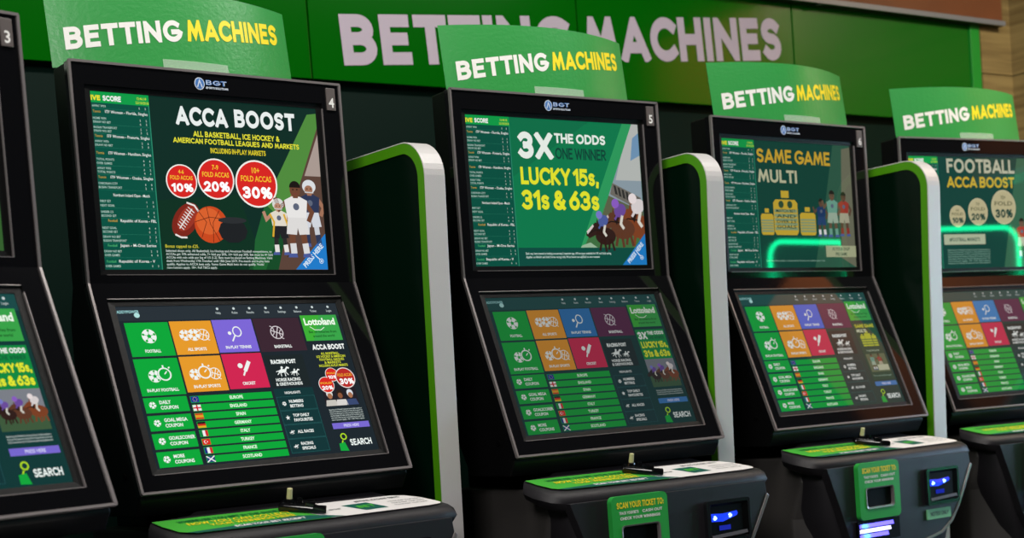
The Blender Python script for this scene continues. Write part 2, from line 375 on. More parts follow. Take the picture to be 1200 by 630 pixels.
def fig_ring(c, u, v, r, t1, t2, pct, fill='d62420', edge='f2f0ea', ink='f6c030', w='ffffff', sc=1):
    c.disc(u, v, r, edge, 4, n=36); c.disc(u, v, r*.93, fill, 5, n=36)
    R = r/c.vm; Q = r/c.um
    c.small(t1, u, v-R*.45, R*.24, ink, 6, 'c', .8, .02); c.small(t2, u, v-R*.1, R*.24, ink, 6, 'c', .8, .02, w=Q*1.45)
    c.head(pct, u-Q*.68, u+Q*.72, v+R*.12, v+R*.62, w, .24, 6, .1)
def press(c, u0=84.3, v1=100, blue='1e7ac8'):
    c.poly([(u0, 99.8), (99.9, 99.8), (99.9, 77.5)], blue, 6)
    c.small('PRESS HERE', 93.9, 92.2, 3.1, 'd8e8f4', 7, 'c', .8, .03, w=13, ang=-.77)
    c.ring(97, 94.6, 4.4, 1.1, 'd8e8f4', 7); c.line([(94.6, 91.6), (96.2, 93.4)], 2, 'd8e8f4', 7, True); c.disc(97, 94.6, 2, 'd8e8f4', 7)

ROWS = ['Cheonan City', 'Busan Transport', 'Home Win', 'Away Win', 'Under 2.5', 'Over 2.5', 'Gimhae City', 'Draw No Bet', 'Total Points', 'First Set', 'Over Games', 'Second Set', 'Next Goal']
def livescore(c, full=True):
    c.rect(0, 0, 24, 100, '045040', 1); c.rect(0, 0, 24, 6.2, '0a9a46', 2)
    c.head('IVE', .2, 4.0, 2.1, 5.0, 'e8e030', .26, 4, .06); c.head('SCORE', 5, 12.4, 1.9, 5.0, 'f0f4f0', .24, 4, .08)
    c.small('12:46:18', 19, 3.0, 1.5, 'c8e040', 4); c.small('23/10/2018', 18.4, 5.4, 1.5, 'c8e040', 4)
    hd = [(11.8, .5, 'Tennis', 'ITF Women - Florida, Singles'), (25.5, .5, 'Tennis', 'ITF Women - Pretoria, Singles'), (35, .5, 'Tennis', 'ITF Women - Hamilton, Singles'), (48.6, .5, 'Tennis', 'ITF Women - Osaka, Singles'),
          (58.6, 6, '', 'Northern Ireland Open - Match'), (73, 3, 'Football', 'Republic of Korea - FBL'), (87, 2, 'Football', 'Japan - M-One Series'), (96, 1, 'Football', 'Republic of Korea - V')]
    r = random.Random(3)
    for v, u, a, b in hd:
        if a: c.small(a, u, v, 1.5, '48b070' if v > 80 else 'b89a40', 3)
        c.small(b, u+5 if a else u, v, 1.7, 'e0ece6', 3, w=17.5 if u < 1 else 15)
    for v in (8.6, 15.5, 17.6, 20.6, 22.6, 28.4, 30.5, 38.5, 40.7, 43.5, 45.6, 52, 54.2, 62, 64.4, 68, 70.2, 77, 79.2, 82, 84.2, 90.2, 92.4, 98.6):
        c.small(r.choice(ROWS).upper(), .4, v, 1.3, 'a8c8bc', 3, off=.015)
        for q in (19.5, 22): c.small(r.choice('1234560'), q, v, 1.3, 'b8d0c4', 3)
    for v in (9.4, 18.4, 23.4, 31.3, 41.4, 46.4, 55, 65.2, 71, 80, 85, 93.2): c.line([(.2, v), (23.4, v)], .35, '2c8068', 3)
    c.rect(23.6, 6.2, 24, 100, '2a8a6c', 2)

LEGAL = ['Selected shops only. All Basketball, Ice Hockey and American Football competitions, to', 'ACCAs get 10% enhanced odds, 7+ fold pay 20%, 10+ fold pay 30%. Bet must be 4+ fold',
 'ACCAs with min odds per leg of 1/5 (1.2). Bets must be placed on Betting Machines. Valid', 'deals from Wednesday 17th October until 18th June 2019. Pre-match and in-play bets', 'qualify. Applies to ACCA bets only. Some Game Multi bets do not qualify. Voids/', 'non-runners apply. 18+. Full T&Cs apply.']
def ad_acca(c):
    c.rect(24, 0, 100, 100, '0a2c24', 1)
    c.poly([(24, 60), (60, 55), (70, 100), (24, 100)], '0a3020', 1.3); c.poly([(62, 100), (95.3, 6), (99.5, 20), (83, 100)], '124a26', 1.5)
    c.poly([(95.5, 4), (99.9, 3), (99.9, 24), (80, 70), (72, 60)], '4f8a3c', 2); c.poly([(72, 60), (80, 70), (70, 100), (64, 100), (66, 82)], '1d6030', 2)
    c.poly([(99.9, 12), (99.9, 100), (76, 100), (82, 72)], '5a4238', 2.4); c.poly([(99.9, 16), (99.9, 42), (92, 42)], 'a89890', 3)
    c.head('ACCA', 35, 57.6, 4.6, 15.6, 'e8eeec', .24); c.head('BOOST', 61, 89, 4.2, 14.8, 'e8eeec', .24)
    c.head('ALL BASKETBALL, ICE HOCKEY &', 42, 81.2, 18.6, 21.9, 'e4e038', .2, 5, .1, .38)
    c.head('AMERICAN FOOTBALL LEAGUES AND MARKETS', 33, 90.4, 22.9, 26.0, 'e4e038', .2, 5, .1, .38)
    c.head('INCLUDING IN-PLAY MARKETS', 49, 74.2, 28, 31.1, 'd8c828', .2, 5, .08, .35)
    fig_ring(c, 35.2, 48.5, 31.5, '4-6', 'FOLD ACCAS', '10%'); fig_ring(c, 50.4, 46.3, 38.5, '7-9', 'FOLD ACCAS', '20%'); fig_ring(c, 68.8, 48.2, 45.5, '10+', 'FOLD ACCAS', '30%')
    c.disc(35.6, 71, 37, '7c2418', 5, ry=23, rot=-52); c.disc(36.2, 70, 28, '9a3424', 6, ry=15, rot=-52)
    c.line([(30.5, 79.5), (33, 81.2), (35.6, 81.2)], 3.2, 'e8e4e0', 7); c.line([(36.5, 60.8), (39.8, 62.4), (41.4, 65.8)], 3.2, 'e8e4e0', 7)
    c.line([(32.6, 76), (38.6, 64.5)], 2, 'e8e4e0', 7)
    for k in range(8):
        t = k/7; uu = 33.2+5*t; vv = 75-10*t; c.line([(uu-1.3, vv-1.7), (uu+1.3, vv+1.7)], 1.6, 'e8e4e0', 7)
    c.disc(46.6, 73.4, 34.5, 'c8481c', 8); c.disc(45.6, 71.4, 26, 'd8602c', 8.5, ry=25)
    for pts in ([(39.4, 72), (46, 69), (53.6, 70)], [(45, 62.8), (46.2, 73), (50, 83)], [(41, 65), (44.6, 72), (42, 81)], [(50.6, 65), (47.5, 72), (47, 84)]): c.line(pts, 1.2, '5a2010', 9)
    c.disc(56.2, 77, 31, '1c1f22', 9, ry=23, n=10); c.disc(56.2, 70.6, 30, '2a2d30', 9.5, ry=6)
    c.small('Bonus capped to £25.', 25.8, 87.2, 1.9, 'd0c838', 5, w=14.5)
    for i, t in enumerate(LEGAL): c.small(t, 25.8, 89.6+i*1.95, 1.35, 'c8d4ce', 5, w=[47.5, 47.8, 47.5, 46, 43.5, 22][i], off=.015)
    player(c, 78, 57, 110, 'e0d8c8', '202024', 'b88870', '202020', 5, helmet='d8d8d4', legs='282828', sock='e4e0dc')
    c.line([(73.8, 66), (75.6, 71), (74.6, 80)], 4, 'd8a830', 8); c.line([(80.4, 66), (82.2, 74)], 4, 'd8a830', 8); c.line([(82, 74), (83.6, 90), (80.5, 92)], 1.6, '302820', 9)
    player(c, 93.6, 45, 132, '2c3654', 'd0d4dc', 'a07058', '202020', 5, helmet='d8dce0', legs='c8ccd4', sock='2c3654')
    player(c, 86.6, 45.5, 152, 'e6e4e2', 'dcdad8', '6e4430', '181210', 10, sock='d8d8d8')
    press(c)
def ad_lucky(c):
    c.rect(24, 0, 100, 100, '0a7a4c', 1); c.poly([(24, 40), (70, 0), (24, 0)], '0a7048', 1.3)
    c.poly([(91.6, 0), (99.9, 0), (99.9, 88), (66, 88)], '8a9aa4', 2); c.poly([(94, 0), (99.9, 0), (99.9, 40), (84, 40)], 'b4b8b4', 2.3); c.poly([(96, 10), (99.9, 6), (99.9, 22), (94, 26)], '6f93b4', 2.6)
    c.poly([(90.2, 0), (96, 0), (72, 72), (62, 88), (60, 88)], '2c9a5c', 3)
    c.poly([(81.8, 42), (98.8, 52), (99.6, 62), (80, 50)], '6e6a62', 3.4)
    for k in range(7): c.poly([(82.4+k*2.4, 43.4+k*1.4), (83.8+k*2.4, 44.2+k*1.4), (84.8+k*2.3, 50.6+k*1.3), (83.2+k*2.3, 49.8+k*1.3)], '2f302e', 4)
    c.poly([(79, 51), (99.8, 62), (99.8, 88), (64, 88)], '5c6248', 3); c.poly([(66, 78), (99.8, 80), (99.8, 88), (62, 88)], '3f7040', 3.2)
    c.head('3X', 28.3, 47.6, 9.2, 27.4, 'eaf2ea', .24); c.head('THE ODDS', 49, 79.2, 9.2, 15.8, 'eaf2ea', .22, 4, .09, .28)
    c.head('ONE WINNER', 49, 79, 19, 26.8, '0a4436', .18, 4, .08, .25)
    c.head('LUCKY 15s,', 28.3, 73.6, 33, 44.8, 'e6e62c', .22, 4, .07, .18); c.head('31s & 63s', 28.2, 73, 48.4, 61.8, 'e6e62c', .22, 4, .07, .22)
    c.rect(24, 87.6, 100, 100, '0a4c40', 4.2)
    c.small('Each way bets treated as betting concerning 2 separate legs. All bet types available for UK and Irish racing', 28, 92.2, 1.5, 'c8dcd4', 5, w=50, off=.02); c.small('Applies on British and Irish horse racing only. Price boost not applied on non runners', 28, 94.6, 1.5, 'c8dcd4', 5, w=43, off=.02)
    horse(c, 94.6, 68, 62, '7c4024', 'd8d0d0', 'e8dcdc', 4, None); horse(c, 83.5, 70, 55, '5e3826', '6a4a98', '8a5cc0', 7, 'c8b8b0'); horse(c, 73, 76, 46, '301c18', '4c5c9c', '7878c8', 10, 'd8ccc8')
    c.poly([(61, 86), (66, 84), (70, 87.5), (60, 87.5)], '9ab89a', 11)
    press(c, 84.8, 100, '1c78c0')
def ad_multi(c):
    c.rect(24, 0, 100, 100, '0a4034', 1); c.poly([(86, 0), (99.9, 0), (99.9, 100), (66, 100), (78, 44)], '2c5844', 2); c.poly([(93, 3), (99.9, 1), (99.9, 100), (88, 92)], '6c6c58', 3)
    c.head('SAME GAME', 25.6, 83, 6.2, 17.2, 'cda42c', .2, 4, .09, .25); c.head('MULTI', 25.6, 55.6, 22.4, 32.6, 'bcbc9a', .2)
    def jar(u, v0, v1, w):
        H = v1-v0; g = 'c8a830'
        c.rect(u-w*.16, v0, u+w*.16, v0+H*.16, g, 4); c.poly([(u-w*.5, v0+H*.28), (u-w*.4, v0+H*.2), (u+w*.4, v0+H*.2), (u+w*.5, v0+H*.28), (u+w*.5, v0+H*.92), (u+w*.42, v1), (u-w*.42, v1), (u-w*.5, v0+H*.92)], g, 4)
        for k in range(5): c.rect(u-w*.47, v0+H*(.42+k*.1), u+w*.47, v0+H*(.49+k*.1), '8a9a70', 5)
        if w > 15:
            for k, t in enumerate(('MATCH BET', 'AND', 'OVER 2.5', 'GOALS')): c.small(t, u, v0+H*(.49+k*.12), H*.075, '1c3c30', 6, 'c', w=w*.8)
            c.disc(u-w*.18, v0+H*.31, w*.5, '2c4a30', 6); c.disc(u+w*.18, v0+H*.31, w*.5, '2c4a30', 6)
    jar(45.2, 38.8, 74, 18.8); jar(30.6, 53.2, 74, 9.6); jar(62.3, 51.4, 74, 12.4)
    player(c, 73.4, 44, 100, '1c3460', '24406c', '5c4434', '201810', 5); player(c, 92, 38, 118, '9c3428', 'a8a48c', '5c4030', '201810', 8, sock='8c2c24'); player(c, 82.4, 37, 124, '6ca08c', '9cb09c', '66503c', '201810', 12, sock='6ca08c')
    c.rect(75, 82.4, 99.7, 91.6, 'a8ac88', 22); c.small('IN YOUR SHOP', 87.4, 86.2, 2.6, '3c5040', 23, 'c', off=.02); c.small('PRE GAME', 87.4, 90.4, 2.6, '3c5040', 23, 'c', off=.02)
    c.small('Same Game Multi available on selected markets. Full terms and conditions apply in shop', 28, 95, 1.4, '7ca090', 5, w=46, off=.02)
def ad_football(c):
    c.rect(24, 0, 100, 100, '0a3c34', 1); c.poly([(92, 0), (99.9, 0), (99.9, 100), (76, 100)], '346048', 2)
    c.head('FOOTBALL', 31.2, 89, 1.6, 14.2, 'b4b49c', .2); c.head('ACCA BOOST', 30.8, 88.4, 17.6, 27.4, 'c8a82c', .2, 4, .08, .3)
    for u, v, r, a, b, p in ((38, 53.2, 31, '4-6', 'FOLD', '10%'), (55.6, 49.2, 39, '7-9', 'FOLD', '20%'), (78, 45, 50, '10+', 'FOLD', '30%')):
        fig_ring(c, u, v, r, a, b, p, 'b4aa84', 'c0b894', '5c5c40', '1c3c34')
    c.rect(25.6, 69.4, 60.6, 78.6, 'a8b094', 4); c.small('#FOOTBALL MARKETS', 43, 75.6, 3.2, '2c4c40', 5, 'c', off=.02)
    for i in range(7): c.small(LEGAL[i % 6], 28, 84+i*2, 1.3, '7ca090', 5, w=36, off=.02)
    player(c, 93, 55, 120, 'a83428', 'b8b4a0', '6c5040', '201810', 5)
def ad_edge(c):
    c.rect(24, 0, 100, 100, '0a2c24', 1); c.poly([(95, 0), (99.9, 0), (99.9, 100), (60, 100)], '1c4a30', 2); c.poly([(99.9, 40), (99.9, 100), (88, 100)], '3c6c34', 3)
    c.head('FOOTBALL', 31.2, 88, 8, 20, 'b4b49c', .2); c.head('COUPONS', 31, 84, 24, 34, 'c8a82c', .2); football(c, 58, 62, 60, 'd8dcd8', '1c4a30', 4)
ADS = {'edge': ad_edge, 'acca': ad_acca, 'lucky': ad_lucky, 'multi': ad_multi, 'football': ad_football}

def menu(c, ad, tennis, key):
    c.rect(0, 0, 100, 100, '1a252c' if key == 'machine4' else '0d3836', 0); c.rect(0, 0, 100, 9, '262f36' if key == 'machine4' else '174a48', 1)
    G = '04a83a' if key == 'machine4' else '2f8f44'; O = 'e69a28'; R = 'd02350'; W = 'eef4f0'; GO = '22a030'
    G = '04a638'
    c.small('ADDYPOWER', .2, 4.2, 1.8, 'a0d8d8', 3, off=.02); c.disc(8.2, 5.6, 5.5, 'b0e0dc', 3, ry=5)
    for u, t in zip((43.4, 50.8, 58, 65.6, 72.7, 80.3, 87.9, 95.6), ('Help', 'Rules', 'Results', 'Stats', 'Settings', 'Balance', 'Ticket', 'Login')):
        c.disc(u, 2.4, 2.6, 'c8d4d4', 3); c.small(t, u, 5.8, 1.5, 'c0cccc', 3, 'c')
    tiles = [(2, 10.3, 20.2, 31.6, G, 'FOOTBALL'), (20.8, 10, 38.9, 31.4, O, 'ALL SPORTS'), (39.3, 9.7, 57.3, 31, tennis, 'IN-PLAY TENNIS'), (57.9, 9.4, 79.6, 31.6, '4a2038' if key == 'machine4' else '5c1e48', 'BASKETBALL'),
             (1.8, 33, 20.1, 55.9, G, 'IN-PLAY FOOTBALL'), (20.9, 32.6, 38.8, 55, O, 'IN-PLAY SPORTS'), (39.4, 32, 57.4, 54.6, R, 'CRICKET')]
    if key == 'machine4': tiles[3] = (57.9, 9.4, 79.6, 31.6, '3a2430', 'BASKETBALL')
    for u0, v0, u1, v1, col, t in tiles:
        c.rect(u0, v0, u1, v1, col, 2); c.small(t, (u0+u1)/2, v1-2.4, 1.9, W, 3, 'c', off=.03, w=len(t)*.82)
    football(c, 11, 19, 14, W, G)
    football(c, 26.2, 19, 11, W, O); basketball(c, 34.2, 19, 11, W, O); c.disc(30, 19, 13, O, 6); football(c, 30, 19, 12, W, O, 7)
    racket(c, 48.2, 19, 14, W, ''); basketball(c, 67.6, 19, 13, 'd8d0d4', '')
    football(c, 9, 44, 12, W, G); watch(c, 13.2, 43, 13, W, G)
    football(c, 26, 44, 11, W, O); basketball(c, 34.6, 44, 11, W, O); watch(c, 30.2, 43, 13, W, O, 6)
    bat(c, 48.5, 42, 15, W, '')
    c.rect(58.4, 34, 76.5, 55, '1a2426' , 1.5)
    c.head('RACING POST', 60.8, 72.4, 37, 39.8, W, .26, 4, .06); galloper(c, 65, 44.6, 12, W); galloper(c, 70.6, 45.6, 8.5, W)
    c.small('HORSE RACING', 66.6, 51.2, 2, W, 3, 'c', off=.03); c.small('& GREYHOUNDS', 66.6, 54, 2, W, 3, 'c', off=.03)
    for k, t in enumerate(('DAILY|COUPON', 'GOAL MEGA|COUPON', 'GOALSCORER|COUPON', 'MORE|COUPONS')):
        v = 57+k*10.95; c.rect(1.7-.12*k, v, 19.8-.2*k, v+9.3, G, 2); football(c, 5, v+4.6, 6.5, W, G)
        a, b = t.split('|'); c.small(a, 8, v+4.1, 2.1, W, 3, off=.03); c.small(b, 8, v+7.4, 2.1, W, 3, off=.03)
    for k, t in enumerate(('EUROPE', 'ENGLAND', 'SPAIN', 'GERMANY', 'ITALY', 'TURKEY', 'FRANCE', 'SCOTLAND')):
        v = 57.4+k*5.28; c.rect(21.1, v, 57.2, v+4.2, G, 2); c.small(t, 41, v+3.1, 2, 'e8ffe8', 3, 'c', off=.03)
        a, b, d, e = 21.3, v+.3, 24.7, v+3.9; w3 = (d-a)/3; h3 = (e-b)/3
        if k == 0:
            c.rect(a, b, d, e, '1c2c90', 3)
            for q in range(8): c.disc((a+d)/2+4*math.cos(q*.785)/c.um, (b+e)/2+4*math.sin(q*.785)/c.vm, .7, 'e8d040', 4, n=6)
        elif k == 1: c.rect(a, b, d, e, 'f0f0f0', 3); c.rect(a, b+h3*1.15, d, e-h3*1.15, 'c82030', 4); c.rect(a+w3*1.2, b, d-w3*1.2, e, 'c82030', 4)
        elif k == 2: c.rect(a, b, d, e, 'c83020', 3); c.rect(a, b+h3*.8, d, e-h3*.8, 'e0a020', 4)
        elif k == 3: c.rect(a, b, d, b+h3, '181818', 3); c.rect(a, b+h3, d, e-h3, 'c82820', 3); c.rect(a, e-h3, d, e, 'e0b020', 3)
        elif k in (4, 6): c.rect(a, b, a+w3, e, '108040' if k == 4 else '203080', 3); c.rect(a+w3, b, d-w3, e, 'f0f0f0', 3); c.rect(d-w3, b, d, e, 'd02830', 3)
        elif k == 5: c.rect(a, b, d, e, 'd82820', 3); c.disc(a+w3*1.2, (b+e)/2, 3.2, 'f0f0f0', 4); c.disc(a+w3*1.35, (b+e)/2, 2.5, 'd82820', 5); c.disc(a+w3*1.9, (b+e)/2, 1.2, 'f0f0f0', 5, n=5)
        else: c.rect(a, b, d, e, '203878', 3); c.line([(a, b), (d, e)], 2, 'f0f0f0', 4); c.line([(a, e), (d, b)], 2, 'f0f0f0', 4)
    c.rect(58.4, 56, 76.8, 98, '0e3436', 1.5); c.small('HIGHLIGHTS', 66.8, 59.6, 1.6, W, 3, 'c', off=.02)
    for k, t in enumerate(('NUMBERS|BETTING', 'TOP DAILY|FAVOURITES', 'ALL RACES|', 'RACING|SPECIALS')):
        v = 61.4+k*9.1; c.frame(58.8, v, 76.4, v+8.6, .5, '2a6464', 3); a, b = t.split('|'); c.small(a, 64, v+(4 if b else 5.4), 1.9, W, 3, off=.03)
        if b: c.small(b, 64, v+7, 1.9, W, 3, off=.03)
        if k == 0: football(c, 61.6, v+4.4, 4.2, W, '0e3436')
        elif k == 1: c.poly([(61.4+(5.2 if q % 2 == 0 else 2.2)*math.sin(q*math.pi/5)/c.um, v+4.4-(5.2 if q % 2 == 0 else 2.2)*math.cos(q*math.pi/5)/c.vm) for q in range(10)], W, 3)
        else: galloper(c, 61.4, v+4.6, 4.6, W)
    # right-hand advert column
    c.rect(80.6, 8, 98.4, 25.4, '3cae34', 2); c.poly([(90, 8), (98.4, 8), (98.4, 25.4), (84, 25.4)], '38a448', 2.3)
    c.small('Lottoland', 89.4, 14.6, 4.6, 'f4fff0', 3, 'c', off=.035, w=15); c.line([(84, 15.8), (86, 18), (89, 18.2), (91, 16.4)], 1.2, 'f4fff0', 3)
    c.small('Bet on lotteries from', 89.6, 20.2, 1.7, '10501c', 3, 'c', w=13.5, off=.02); c.small('around the world', 89.6, 23, 1.7, '10501c', 3, 'c', w=10.5, off=.02)
    PU = '7868d0' if key in ('machine3', 'machine4') else '3c78b8'
    if ad == 'acca':
        c.head('ACCA BOOST', 82.3, 98, 28, 31.6, 'f4f8f4', .24, 4, .07, .35)
        for k, t in enumerate(('ALL BASKETBALL,', 'ICE HOCKEY & AMERICAN', 'FOOTBALL LEAGUES', '& MARKETS', 'INCLUDING IN-PLAY MARKETS')): c.small(t, 90, 35+k*2.05, 1.6, 'd8e030', 4, 'c', off=.02, w=(9, 14, 12, 8, 14)[k])
        c.rect(80.8, 56, 97, 69.4, '201c24', 2.2)
        for uu, pc, hm in ((83.8, 'c8c4bc', 'd8d8d4'), (93.8, '384870', 'd8dce4'), (88.8, 'd8d4d0', None)):
            c.disc(uu, 61.4, 7, hm or '2a1a14', 4, ry=8); c.disc(uu, 62.8, 5.2, 'a87050' if hm else '8a5438', 5, ry=6); c.poly([(uu-3, 69.3), (uu-2.2, 65.4), (uu+2.2, 65.4), (uu+3, 69.3)], pc, 4.5)
        fig_ring(c, 83.8, 55.2, 17, '', 'FOLD', '20%'); fig_ring(c, 87.8, 48.6, 14.5, '', 'FOLD', '10%')
        c2 = c; c2.disc(93.8, 51.2, 22, 'e8dcd8', 7); c2.disc(93.8, 51.2, 20, 'b82824', 8); c2.small('FOLD ACCAS', 93.8, 50.2, 2, 'f0b030', 9, 'c', off=.02, w=7); c2.head('30%', 90.6, 97.4, 51.6, 55.6, 'ffffff', .24, 9)
        for k in range(6): c.small(LEGAL[k], 81.4, 72.2+k*1.35, .95, 'b8c4c0', 4, w=16, off=.02)
    elif ad == 'lucky':
        c.rect(80.6, 27.6, 98.4, 56, '0a8a40', 2); c.head('3X', 81.4, 86.8, 29.4, 35.2, 'f0f8f0', .24); c.head('THE ODDS', 87.4, 97.6, 29, 31.8, 'f0f8f0', .24); c.head('ONE WINNER', 87.4, 97, 32.8, 35.4, '0a5c34', .2)
        c.head('LUCKY 15s,', 81.6, 97.8, 37, 42, 'e6ea30', .24, 4, .06, .16); c.head('31s & 63s', 81.6, 97.6, 43.6, 49, 'e6ea30', .24, 4, .06, .2)
        c.rect(80.6, 50.6, 98.4, 72, '7c8088', 2.4); c.rect(80.6, 62, 98.4, 72, '3e5a3c', 2.6)
        horse(c, 94.4, 60.6, 24, '7c4024', 'd8d0d0', 'e8dcdc', 4); horse(c, 88.6, 61.4, 23, '5e3826', '6a4a98', '8a5cc0', 7); horse(c, 83.4, 62, 21, '301c18', '6c4c9c', '7878c8', 10)
        for k in range(3): c.small(LEGAL[k], 81.4, 75+k*1.5, 1.0, 'b8c4c0', 4, w=16, off=.02)
    else:
        c.rect(80.6, 27.6, 98.4, 79, '0e4434', 2); c.head('SAME GAME', 82, 97.6, 29, 32.2, 'c8c830', .24); c.head('MULTI', 82, 90, 33.6, 36.4, 'd8e0c0', .24)
        for uu, r in ((89.6, 1.3), (85, .9), (94.4, .9)):
            c.rect(uu-2*r, 44-5*r, uu+2*r, 49, 'b8c030', 4); c.rect(uu-.8*r, 44-6.6*r, uu+.8*r, 44-5.2*r, 'b8c030', 4)
            for q in range(3): c.rect(uu-2*r, 42.4+q*2.2, uu+2*r, 43.4+q*2.2, '5c7c40', 5)
        c.small('In your betting shop', 89.4, 53.6, 1.6, 'b8c8b0', 4, 'c'); c.rect(82, 56, 97.6, 72, '5c6c50', 3)
        player(c, 86, 56, 46, '6ca08c', '9cb09c', '66503c', '201810', 5); player(c, 92, 56, 46, '9c3428', 'a8a48c', '5c4030', '201810', 5); c.rect(88, 66, 97, 71, 'b8bca0', 16)
        c.small('Terms and conditions apply', 89.4, 76, 1.4, '8ca898', 4, 'c', w=15)
    c.rect(80.9, 80.6, 98.8, 84.4, PU, 3); c.small('PRESS HERE', 90, 83.4, 1.8, 'd8d8f8', 4, 'c', off=.02)
    c.ring(84.6, 89.6, 5.8, 2.4, 'b4e020', 3); c.line([(83.8, 92), (82.8, 94.8)], 2.6, 'b4e020', 3)
    c.poly([(81.6, 94), (84.4, 93.2), (85.4, 99), (81.4, 98.6)], '10a83c', 4); c.head('SEARCH', 87, 97.4, 91.6, 95.8, 'f0f8f4', .2)

# ------------------------------------------------------------------ the setting
WR = -.019; WY = .946
def wall_frame(o): o.location = (0, WY, 0); o.rotation_euler = (0, 0, WR)
def structure(name, build, **k):
    o = part(name, None, build, **k); o['kind'] = 'structure'; return o
structure('floor', lambda b: b.box((-3.6, -4.6, -.06), (5.2, 1.3, 0), FLOOR))
o = structure('wall_back', lambda b: b.box((-3.2, .035, 0), (3.2, .16, 3.0), WALLB)); wall_frame(o)
WOOD = wood()
def wr_(b):
    y1 = .93
    for k in range(10): b.box((2.91, .885, k*.31+.002), (3.09, .925, k*.31+.308), WOOD)
    for k in range(10): b.box((3.085, -.35, k*.31+.002), (3.16, y1, k*.31+.308), WOOD)
    b.box((3.09, -.35, 0), (3.17, y1, 3.04), SEAM)
structure('wall_right', wr_)
def return_(b):
    b.box((3.10, -1.26, 1.86), (3.3, -.36, 2.80), BROWN); b.box((3.095, -1.27, 1.84), (3.305, -.35, 1.862), ALU)
structure('trim_1', return_, label='brown bulkhead return above the opening on the right')
def soffit(b):
    b.box((-.4, -.036, 2.356), (3.0, .03, 2.80), BROWN); b.box((-.41, -.043, 2.340), (3.01, -.036, 2.357), ALU); b.box((-.41, -.036, 2.342), (3.01, .03, 2.348), SEAM)
    for x in (.6, 2.06): b.cyl((x, -.030, 2.342), (x, -.030, 2.335), .012, .012, SEAM, 12)
o = structure('ceiling', soffit, label='brown bulkhead with an aluminium lower edge above the green sign'); wall_frame(o)

# green fascia sign on the back wall
SB = .637+ZJ
sign = thing('fascia_sign', 'long green wall sign reading BETTING MACHINES in grey letters above the machines', 'sign', (0, WY, 0), WR)
xs = [-1.604, -.712, .179, 1.071, 1.961, 2.853]
for i in range(5):
    a, b = xs[i], xs[i+1]
    part('sign_panel', sign, lambda m: m.box((a+.0025, 0, SB), (b-.0025, .034, 3.0), SIGNG), bevel=.0015)
part('end_trim', sign, lambda m: m.box((2.853, -.008, SB-.002), (2.903, .034, 3.0), TRIMG), bevel=.002, label='brighter green upright strip closing the right end of the sign')
part('backing_strip', sign, lambda m: m.box((-1.6, .028, SB+.002), (2.853, .0345, 2.99), SEAM))
def signtext(txt, x0, x1):
    def build(m):
        def fn(x, y):
            base = .678+ZJ+(x-.281)*(.799-.678)/(1.892-.281); return (x-(y*.007), -.0018, base+y*.137)
        put_strokes(m, txt, SIGNL, fn, x0, x1, .25, .11)
    return build
part('lettering', sign, signtext('BETTING', .276, 1.045), label='grey word BETTING')
part('lettering', sign, signtext('MACHINES', 1.098, 1.905), label='grey word MACHINES')

# ------------------------------------------------------------------ betting machines
W = .56; ZT = .3928; Y2, Z2 = -.1497, -.3755; LL = math.hypot(Y2, Z2)
LD = Vector((0, Y2/LL, Z2/LL)); LN = Vector((0, Z2/LL, -Y2/LL))      # down the lower panel, and its outward normal
def J(x, y, z): return (x, y, z+ZJ)
def low(x, v, d=0):          # point on the lower panel: v 0..1 downwards, d outwards
    p = LD*(LL*v)+LN*d; return (x, p.y, p.z+ZJ)
def frame_panel(m, P, hole, step, depth):
    """panel with a stepped opening; P(x, v, d); hole = (x0, x1, v0, v1); v in metres"""
    x0, x1, v0, v1, H = hole
    sx, sv = step
    def ring(a0, a1, b0, b1, d): return [P(a0, b0, d), P(a1, b0, d), P(a1, b1, d), P(a0, b1, d)]
    R = [ring(0, W, 0, H, -.02), ring(0, W, 0, H, .0), ring(x0-sx, x1+sx, v0-sv, v1+sv, 0), ring(x0-sx, x1+sx, v0-sv, v1+sv, -.004), ring(x0, x1, v0, v1, -.005), ring(x0, x1, v0, v1, -depth)]
    m.loft(R[:3], BLACK, cap=False); m.loft(R[2:], BODY, cap=False); m.poly(list(reversed(R[-1])), BLACK); m.poly(list(reversed(R[0])), BLACK)
def up_(x, v, d): return (x, -d, ZT-v+ZJ)
def lo_(x, v, d): return low(x, v/LL, d)
UH = (.0378, .5047, .1269*ZT, .9352*ZT); LH = (.0421, .5045, .1073*LL, .8892*LL)
def body(m):
    prof = [(0.015, ZT), (.0727, ZT), (.0727, .0), (.095, -.06), (.095, -.30), (.03, -.415), (-.118, -.415), (Y2+.014, Z2-.012), (Y2+.014, Z2+.004), (.015, -.001)]
    m.loft([[J(x, y, z) for y, z in prof] for x in (.001, W-.001)], BODY)
